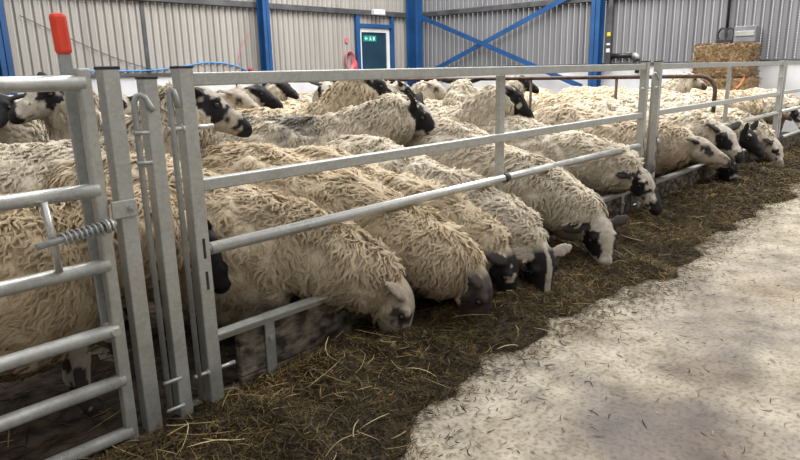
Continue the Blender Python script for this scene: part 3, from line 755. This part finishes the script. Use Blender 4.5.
def barrier(label, x0, x1, mid, uprights, brackets, lugs=True):
    t = thing('feed_barrier', label, 'barrier', (x0, 0, 0)); w = .05
    for i, X_ in enumerate((x0, x1)):
        s = keep(MB().box((X_ - w / 2, -w / 2, 0), (X_ + w / 2, w / 2, 1.172), .004).build('stile', G), t)
        keep(MB().box((X_ - w / 2 - .002, -w / 2 - .002, 1.17), (X_ + w / 2 + .002, w / 2 + .002, 1.178), .002).build('end_cap', M['cap']), t)
        for z in ((.55, .62), (.44, .505)):
            keep(MB().box((X_ - .002, -w / 2 - .0012, z[0]), (X_ + .008, -w / 2 + .004, z[1]), .001).build('slot', M['cap']), t)
        sgn = 1 if i == 0 else -1
        m = MB().cyl((X_ + sgn * .02, -.005, .572), (X_ + sgn * .05, -.005, .578), .014, 10); keep(m.build('tube_socket', M['galv_dull']), t)
        if lugs:
            for z in (.985, .14):
                m = MB().cyl((X_ - sgn * .075, -.012, z), (X_ + sgn * .03, -.012, z), .008, 8).tube([(X_ - sgn * .028, -.012, z), (X_ - sgn * .02, -.012, z)], .015, 6)
                m.cyl((X_, -.012, z), (X_ + sgn * .085, -.012, z), .008, 8)
                keep(m.build('hinge_bolt', M['galv_worn']), t)
    a, b = x0 + w / 2, x1 - w / 2
    keep(MB().box((a, -.02, 1.115), (b, .02, 1.157), .004).build('top_rail', G), t)
    keep(MB().box((a, -.02, .775), (b, .02, .815), .004).build('middle_rail', G), t)
    keep(MB().cyl((a + .01, -.005, .575), (b - .01, -.005, .575), .0215, 18).build('neck_tube', M['galv_worn']), t)
    keep(MB().box((a, -.024, .262), (b, .024, .268)).box((a, .018, .225), (b, .024, .266)).build('base_rail', G), t)
    for X_ in uprights:
        keep(MB().box((X_ - w / 2, .021, .268), (X_ + w / 2, .05, 1.115), .004).build('upright', G), t)
        keep(MB().tube([(X_ - .02, -.005, .575), (X_ + .02, -.005, .575)], .025, 14).build('clamp', M['cap']), t)
    bd = keep(MB().box((a + .11, .026, .045), (b - .02, .058, .258), .006).build('timber_board', M['wood']), t); bd['label'] = 'weathered grey timber board'
    bd2 = keep(MB().box((a + .11, .028, .0), (b - .02, .056, .042), .005).build('timber_board', M['wood']), t)
    for X_ in brackets:
        br = keep(MB().box((X_ - .022, .017, .0), (X_ + .022, .0255, .262), .002).build('bracket', M['galv']), t)
        keep(MB().cyl((X_, .017, .165), (X_, .006, .165), .011, 6).build('bolt', M['galv_worn']), t)
    return t
barrier('long galvanised feed barrier in front, from the gate posts to the middle pair of posts', 1.062, 4.665, 2.89, [2.89], [1.33, 2.89, 4.47])
barrier('far galvanised feed barrier beyond the middle pair of posts', 4.905, 8.55, 6.74, [6.74], [5.06, 6.74, 8.2], True)
barrier('farthest galvanised feed barrier, beyond the right end of the rails', 8.66, 12.1, 10.3, [10.3], [8.9, 10.3, 11.8], False)
rope('orange_twine', 'orange baler twine knotted round the upright of the far barrier', [(6.70, -.03, .93), (6.74, -.035, .915), (6.79, -.03, .92), (6.86, -.04, .95), (6.92, -.05, 1.01)], .008, M['orange'], 'twine')

# inner hurdle dividing the pen
def hurdle(label, a, b, z=1.02, r=.022):
    a, b = Vector((*a, 0)), Vector((*b, 0)); d = (b - a).normalized()
    t = thing('tube_hurdle', label, 'hurdle', a)
    Z = Vector((0, 0, 1))
    def arc(c, q0, q1, s): return [c + d * (s * .16 * math.cos(q)) + Z * (.16 * math.sin(q)) for q in np.linspace(q0, q1, 7)]
    L = (b - a).length
    pts = [a + Z * .05, a + Z * (z - .16)] + arc(a + d * .16 + Z * (z - .16), 0, PI / 2, -1)[1:] + [b - d * .16 + Z * z] + arc(b - d * .16 + Z * (z - .16), PI / 2, 0, 1)[1:] + [b + Z * .05]
    keep(MB().tube(pts, r, 12).build('hoop', M['rust']), t)
    for z_ in (.25, .5): keep(MB().cyl(a + d * .03 + Z * z_, b - d * .03 + Z * z_, .016, 10).build('bar', M['rust']), t)
    n = max(2, int(L / 1.0))
    for i in range(1, n):
        q = a + d * (L * i / n); keep(MB().cyl(q + Z * .05, q + Z * z, .016, 10).build('upright', M['rust']), t)
    return t
hurdle('long rusty brown tube hurdle with a rounded end dividing the pen behind the barriers', (7.30, .32), (5.95, 8.4))

# ------------------------------------------------------------------ bedding, silage, litter
rng = np.random.default_rng(11)
def grid_surface(name, x0, x1, y0, y1, nx, ny, hf, mat_, colf=None):
    xs, ys = np.linspace(x0, x1, nx), np.linspace(y0, y1, ny); Xg, Yg = np.meshgrid(xs, ys, indexing='ij')
    Zg = hf(Xg.ravel(), Yg.ravel()); V = np.stack([Xg.ravel(), Yg.ravel(), Zg], 1)
    i = np.arange(nx - 1)[:, None] * ny + np.arange(ny - 1)[None]; F = np.stack([i, i + ny, i + ny + 1, i + 1], -1).reshape(-1, 4)
    return V, F
def xyz(x, y, s): return np.stack([x * s, y * s, np.zeros_like(x)], 1)
bh = lambda x, y: .012 + .012 * vnoise(xyz(x, y, 3.), 51) + .01 * vnoise(xyz(x, y, 12.), 52)
V, F = grid_surface('b', -3, XE - .05, .08, YB - .05, 150, 100, bh, None)
bed = link(bpy.data.objects.new('straw_bedding', np_mesh('straw_bedding', V, F, M['bed']))); tag(bed, 'dark trodden straw bedding under the sheep inside the pen', 'bedding', kind='stuff')
V2, F2 = grid_surface('b2', -3, .92, -.45, .08, 90, 20, lambda x, y: np.where((y < -.36), -.01, bh(x, y) * np.clip((y + .45) / .1, 0, 1)), None)
bs = link(bpy.data.objects.new('bedding_strip', np_mesh('bedding_strip', V2, F2, M['bed'])), bed)
def pos(n, r):
    x = r.uniform(-.6, 3.5, n); y = r.uniform(-.3, 1.6, n); return np.stack([x, y, bh(x, y) + .006], 1)
parts = [strands(2600, rng, pos, (.05, .16), (.003, .007), BROWN, .12), strands(90, rng, pos, (.06, .22), (.002, .004), STRAW, .1)]
V, F, cc = join(parts); link(bpy.data.objects.new('loose_straw', np_mesh('loose_straw', V, F, M['hay'], cc, smooth=False)), bed)

EX = [-.3, .6, .85, 1.1, 1.39, 1.69, 2.29, 3.25, 4.62, 6.4, 8, 12.2]; EY = [-.25, -.45, -.85, -.86, -.62, -.55, -.57, -.70, -.62, -.60, -.55, -.5]
def heap(x, y):
    e = np.interp(x, EX, EY) + .17 * vnoise(xyz(x, y * 0, 2.2), 60) + .09 * vnoise(xyz(x, y, 6.), 61)
    w = np.clip((y - e) / np.maximum(.02 - e, .1), 0, 1)                # 0 at the aisle edge, 1 at the fence
    prof = np.sin(np.clip(w * 1.15, 0, 1) * PI / 2) ** 1.05 * (1 - .35 * np.clip((w - .7) / .3, 0, 1))
    lx = np.clip((x - .78) / .3, 0, 1)
    h = (.105 + .05 * vnoise(xyz(x, y, 2.4), 62) + .05 * vnoise(xyz(x, y, 6.), 63) + .03 * vnoise(xyz(x, y, 15.), 64)) * prof * (.25 + .75 * lx)
    h = h * (1 - .75 * np.clip((y + .22) / .2, 0, 1) * np.clip((2.0 - x) / .5, 0, 1))
    return np.where(y < e, -.02, np.maximum(h, .004))
V, F = grid_surface('h', .0, XE - .06, -1.15, .024, 620, 90, heap, None)
keepf = (V[F][:, :, 2] > -.015).any(1); F = F[keepf]
n_ = vnoise(V * 22, 70) * .5 + .5; n2_ = vnoise(V * 4, 71) * .5 + .5
hc = np.array([.022, .015, .009]) + (np.array([.085, .06, .028]) - np.array([.022, .015, .009])) * (n_ * .6 + n2_ * .4)[:, None]
hp = link(bpy.data.objects.new('silage_heap', np_mesh('silage_heap', V, F, M['hay'], hc))); tag(hp, 'long dark brown heap of silage strewn along the foot of the barrier', 'silage', kind='stuff')
def hpos(xa, xb, up=.008, bias=1.0):
    def f(n, r):
        x = xa + (xb - xa) * r.random(n * 2) ** bias; y = r.uniform(-1.12, .01, n * 2); z = heap(x, y); k_ = z > 0
        # fray a little past the edge
        p = np.stack([x, y, z + up], 1)[k_]; return p[:n]
    return f
GOLD = [(.16, .11, .042), (.23, .16, .065), (.12, .085, .032), (.30, .21, .09)]
parts = [strands(30000, rng, hpos(.5, 5.2, .006, 1.15), (.02, .07), (.0018, .0038), BROWN, .4, patchy=.5),
         strands(13000, rng, hpos(.6, 5.2, .012), (.02, .07), (.0015, .003), GOLD, .45, patchy=.6),
         strands(9000, rng, hpos(5.2, 12.1, .01), (.05, .13), (.004, .008), BROWN + GOLD[:2], .35, patchy=.5),
         strands(110, rng, hpos(.7, 2.6, .02), (.06, .2), (.002, .0038), STRAW, .25, 5),
         strands(60, rng, hpos(2.6, 7, .02), (.06, .16), (.0025, .004), STRAW, .25, 4)]
V, F, cc = join(parts); link(bpy.data.objects.new('loose_strands', np_mesh('loose_strands', V, F, M['hay'], cc, smooth=False)), hp)
def lpos(n, r):
    x = r.uniform(1.0, 9, n); y = -.5 - np.abs(r.normal(0, .55, n)); return np.stack([x, y, np.full(n, .004)], 1)
def lpos2(n, r):
    x = r.uniform(.9, 9, n); e = np.interp(x, EX, EY); y = e + .10 - np.abs(r.normal(0, .13, n)); return np.stack([x, y, np.full(n, .006)], 1)
V, F, cc = join([strands(1500, rng, lpos, (.01, .05), (.002, .004), BROWN + STRAW[:2], .03), strands(12000, rng, lpos2, (.01, .04), (.002, .004), BROWN + GOLD, .08)])
lt = link(bpy.data.objects.new('straw_litter', np_mesh('straw_litter', V, F, M['hay'], cc, smooth=False))); tag(lt, 'scattered chaff and straw bits on the concrete aisle', 'litter', kind='stuff')
#==SHEEP==
SH = make_sheep
S0 = 1.07
# --- front row at the barrier
SH('sheep feeding nearest the gate posts, pale face in profile nosing the silage', 1.34, .56, -50, scale=S0, neck=(-24, -4, .52), head=(-82, 4, 0), pat='pale', seed=101, tint=(.93, .87, .78), ears=(-10, 40), locks=9000, lock_len=.05, vox=.0095, drop=.15, fat=1.06, sag=.06)
SH('sheep with a plain dark brown face feeding second from the gate posts', 1.86, .58, -66, scale=S0, neck=(-23, 0, .58), head=(-80, 4, 0), pat='brown', seed=102, tint=(.98, .92, .82), ears=(0, 30), locks=9000, lock_len=.05, vox=.0095, drop=.14, sag=.06)
SH('black-faced feeding sheep wedged between the brown-faced and the blazed one', 2.33, .60, -74, scale=1.0, neck=(-22, 0, .54), head=(-75, 0, 0), pat='black', seed=117, tint=(.98, .93, .84), ears=(-5, 30), locks=7500, vox=.0095, drop=.14, fat=.88, sag=.06)
SH('feeding sheep with black and white blazed face and pale ear sticking out sideways', 2.68, .60, -84, scale=1.02, neck=(-22, 0, .58), head=(-74, -26, 0), pat='blaze', seed=103, ears=(5, 10), locks=7500, vox=.0095, drop=.14, fat=.92, sag=.06)
SH('feeding sheep with a white face and black eye patches, fifth head from the gate posts', 3.42, .64, -92, scale=S0, neck=(-20, 0, .58), head=(-60, -28, 0), pat='mottled', seed=104, pat_seed=31, ears=(-5, 10), locks=7000, drop=.14, sag=.06)
SH('sheep with dark cheek patch looking down through the barrier left of the middle posts', 4.22, .72, -80, scale=S0, neck=(-12, 4, .46), head=(-46, -22, 0), pat='splash', seed=105, pat_seed=4, ears=(5, 15), locks=5600, drop=.12, sag=.06)
SH('pale-faced sheep in profile pushing its head out just right of the middle posts', 5.12, .62, -88, scale=S0, neck=(6, 0, .44), head=(-22, 22, 0), pat='pale_darkear', seed=106, ears=(15, 35), tint=(.95, .9, .85), locks=5000, drop=.12, sag=.06)
SH('black spotted white face turned out between the pale-faced sheep and the far upright', 5.74, .62, -90, scale=S0, neck=(8, 0, .46), head=(-38, -22, 0), pat='mottled', seed=107, ears=(25, 15), locks=4200, pat_seed=31, drop=.10, sag=.06)
SH('black-faced sheep with its head low in the silage below the spotted face', 6.28, .66, -92, scale=S0, neck=(-22, 0, .46), head=(-70, 0, 0), pat='black', seed=108, locks=3600, drop=.14, sag=.06)
SH('sheep with an upright black ear at the barrier beside the far upright', 6.84, .66, -90, scale=1.0, neck=(0, 0, .44), head=(-40, -10, 0), pat='black', seed=109, ears=(60, 10), locks=3400, drop=.10, sag=.06)
SH('pale-muzzled sheep low at the far barrier near the right end', 7.75, .66, -92, scale=S0, neck=(-20, 0, .46), head=(-55, -10, 0), pat='mottled_light', seed=110, locks=3000, drop=.14, sag=.06)
# --- by the gate
SH('woolly sheep standing right behind the gate bars, dark head lowered behind the posts', .42, .40, -8, scale=S0, neck=(4, -6, .36), head=(-58, 0, 0), pat='black', seed=111, tint=(.92, .84, .72), locks=9000, lock_len=.05, drop=.05, sag=.03)
SH('sheep with raised black-splashed white head looking right beside the last gate post', 1.05, 1.30, -14, scale=1.12, neck=(50, -24, .44), head=(-27, -8, 0), pat='splash', seed=112, pat_seed=4, locks=5500, ears=(5, 50))
SH('black and white sheep facing left just under the gate top bar beside the lever', 2.13, 2.40, 190, scale=1.15, neck=(56, 10, .42), head=(-20, 0, 0), pat='mottled', seed=113, locks=3200, ears=(40, 20))
# --- second row
SH('sheep with a dark marker smudge on its back and a raised dark-eared black-patched head', 2.63, 1.56, -48, scale=1.14, neck=(27, 3, .44), head=(-40, -8, 0), pat='splash', seed=114, pat_seed=12, locks=6000, ears=(35, 20), marks=[(.10, -.06, .13, (.02, .022, .03)), (-.25, .0, .09, (.12, .12, .13))])
SH('sheep with a tall brown-tinged woolly neck and black-splashed head just under the top rail', 2.92, 2.10, -42, scale=1.16, neck=(50, 0, .44), head=(-30, 2, 0), pat='splash', seed=115, pat_seed=5, locks=3600, ears=(0, 50), tint=(1, .95, .86))
SH('black-faced sheep with lowered nose just right of the barrier upright', 3.90, 1.52, -62, scale=S0, neck=(44, 0, .46), head=(-42, 16, 0), pat='black', seed=116, locks=3400, ears=(-15, 30))
# --- deeper flock: a few bodies shared by many sheep
PR = {}
def deep(kind, label, x, y, h, scale=S0, group='sheep deeper in the pen'):
    spec = {'pale': dict(neck=(50, 0, .42), head=(-25, 0, 0), pat='pale', seed=201), 'mottled': dict(neck=(54, 10, .42), head=(-28, 10, 0), pat='mottled', seed=202, pat_seed=21),
            'black': dict(neck=(54, -8, .42), head=(-25, -10, 0), pat='black', seed=203), 'light': dict(neck=(52, -15, .40), head=(-20, -25, 0), pat='mottled_light', seed=204),
            'low': dict(neck=(-15, 8, .36), head=(-50, 0, 0), pat='mottled', seed=205, pat_seed=9), 'lowtan': dict(neck=(-22, -10, .36), head=(-45, 0, 0), pat='pale', seed=206, tint=(1, .94, .84)),
            'smudge': dict(neck=(-15, 0, .36), head=(-45, 0, 0), pat='black', seed=207, marks=[(-.05, 0, .11, (.06, .06, .075))]), 'pinkmark': dict(neck=(-15, 0, .36), head=(-45, 0, 0), pat='pale', seed=208, marks=[(-.2, 0, .10, (.75, .10, .22))])}[kind]
    if kind not in PR:
        PR[kind] = SH(label, x, y, h, scale=scale, group=group, locks=2400, ribs=7, vox=.0125, with_eyes=kind in ('pale', 'mottled', 'black', 'light'), **spec); return PR[kind]
    return copy_sheep(PR[kind], label, x, y, h, scale, group)
R = [('pale', 'pale smudge-faced sheep right behind the black-splashed head by the last gate post', 2.67, 3.28, -60), ('black', 'black-headed sheep below the left blue column, just right of a pale face', 3.1, 3.65, -40),
     ('black', 'smaller black-headed sheep far back to the right of the left blue column', 5.03, 5.7, -60), ('mottled', 'far sheep with a patched head just left of the tall brown-tinged neck', 5.09, 3.71, -150),
     ('pale', 'small pale sheep head between the corner column and the barrier upright', 5.29, 3.33, -70), ('mottled', 'woolly sheep with an upright neck just left of the barrier upright', 4.55, 1.72, 20),
     ('black', 'small black-headed sheep behind the hurdle bar right of the barrier upright', 7.2, 3.4, -50),
     ('light', 'pale-faced sheep glimpsed between the latch plate post and the plain box post', 2.45, 3.22, -120), ('black', 'black-headed sheep at the left edge below the gate top bar', 1.75, 3.55, -120),
     ('mottled', 'black and white head behind the rail below the door', 3.95, 2.62, -45),
     ('pale', 'pale sheep with raised smudged face left of the rounded hurdle end', 9.19, 1.95, -60)]
for a in R: deep(*a)
F = [(10.64, .65, -134, 'low', 'woolly sheep standing at the right edge of the pen beyond the far upright'),
     (9.29, .82, 149, 'lowtan', 'woolly back behind the far upright that carries the orange twine'),
     (7.94, 1.15, -69, 'low', 'woolly back right of the middle posts, inside the hurdle end'),
     (8.27, 1.6, -69, 'lowtan', 'woolly back just left of the middle posts under the hurdle bar'),
     (10.08, 1.7, 97, 'low', 'small woolly back left of the rounded hurdle end, in front of the straw bales'),
     (10.9, 1.87, -79, 'pinkmark', 'small woolly back with a pink marker stripe in front of the straw bales'),
     (7.28, 1.9, -94, 'lowtan', 'broad woolly back midway between barrier upright and middle posts, nearest the hurdle'),
     (5.37, 2.2, -49, 'low', 'woolly back showing between the upright-necked sheep and the pale small head'),
     (7.93, 2.89, -70, 'low', 'woolly back just right of the small black head by the barrier upright'),
     (9.61, 2.91, -31, 'lowtan', 'far woolly back in front of the blue right wall column foot'),
     (10.3, 3.18, -60, 'low', 'farthest woolly back at the foot of the blue right wall column'),
     (8.81, 3.4, -134, 'lowtan', None), (10.7, 4.69, 154, 'lowtan', 'far woolly back left of the blue right wall column, below the crossed braces'),
     (3.98, 3.97, 98, 'low', None), (4.75, 4.74, -47, 'lowtan', None), (6.53, 5.72, -59, 'low', None), (7.72, 7.72, -92, 'lowtan', None), (10.7, 5.87, -81, 'low', None),
     ]
for i, (x, y, h, kind, lb) in enumerate(F):
    far = y > 3.6 and x < 9
    deep(kind, lb or ('cream sliver of fleece far back in the flock left of the door' if far else 'cream sliver of fleece far back in the flock right of the door'), x, y, h, 1.0 + .03 * (i % 4),
         ('slivers of fleece left of the door' if far else 'slivers of fleece right of the door') if lb is None else 'sheep deeper in the pen')
#==CAM==
cd = bpy.data.cameras.new('camera'); cam = link(bpy.data.objects.new('camera', cd))
cd.sensor_fit = 'HORIZONTAL'; cd.sensor_width = 36; cd.lens = 640.27 / 800 * 36; cd.clip_start = .05
yaw, pitch, roll = math.radians(42.968), math.radians(14.011), math.radians(-1.2644)
fw = Vector((math.cos(yaw) * math.cos(pitch), math.sin(yaw) * math.cos(pitch), -math.sin(pitch)))
r0 = Vector((math.sin(yaw), -math.cos(yaw), 0)); u0 = r0.cross(fw)
r_ = r0 * math.cos(roll) + u0 * math.sin(roll); u_ = -r0 * math.sin(roll) + u0 * math.cos(roll)
Mx = Matrix((r_, u_, -fw)).transposed().to_4x4(); Mx.translation = Vector((0, -1.9124, 1.15)); cam.matrix_world = Mx
bpy.context.scene.camera = cam
# overcast daylight
W = bpy.data.worlds.new('sky'); bpy.context.scene.world = W; W.use_nodes = True; nt = W.node_tree
bg = nt.nodes['Background']; tc = N(nt, 'ShaderNodeTexCoord'); sp = N(nt, 'ShaderNodeSeparateXYZ')
nt.links.new(tc.outputs['Generated'], sp.inputs[0])
rp = ramp(nt, [(0, (.8, .8, .8)), (.1, (1.0, 1.02, 1.05)), (1, (1.0, 1.0, 1.0))])
nt.links.new(sp.outputs['Z'], rp.inputs['Fac']); nt.links.new(rp.outputs['Color'], bg.inputs['Color']); bg.inputs['Strength'].default_value = 1.0
def sun(d, e, ang, col):
    l = bpy.data.lights.new('sun', 'SUN'); l.energy = e; l.angle = math.radians(ang); l.color = col
    o = link(bpy.data.objects.new('sun', l)); o.rotation_euler = Vector(d).to_track_quat('-Z', 'Y').to_euler(); return o
sun((-.5, .15, -.85), .5, 50, (1, .98, .95))
def rooflight(x, y, sx, sy, p):
    l = bpy.data.lights.new('rooflight', 'AREA'); l.shape = 'RECTANGLE'; l.size = sx; l.size_y = sy; l.energy = p; l.color = (1, .985, .96)
    o = link(bpy.data.objects.new('rooflight', l)); o.location = (x, y, 6.2); return o
rooflight(8.0, 4.0, 7, 5, 850)
rooflight(9.5, -1.8, 6, 3, 380)
sc = bpy.context.scene
sc.view_settings.view_transform = 'Standard'; sc.view_settings.look = 'None'; sc.view_settings.gamma = 1; sc.view_settings.use_curve_mapping = False
sc.view_settings.exposure = 0.12
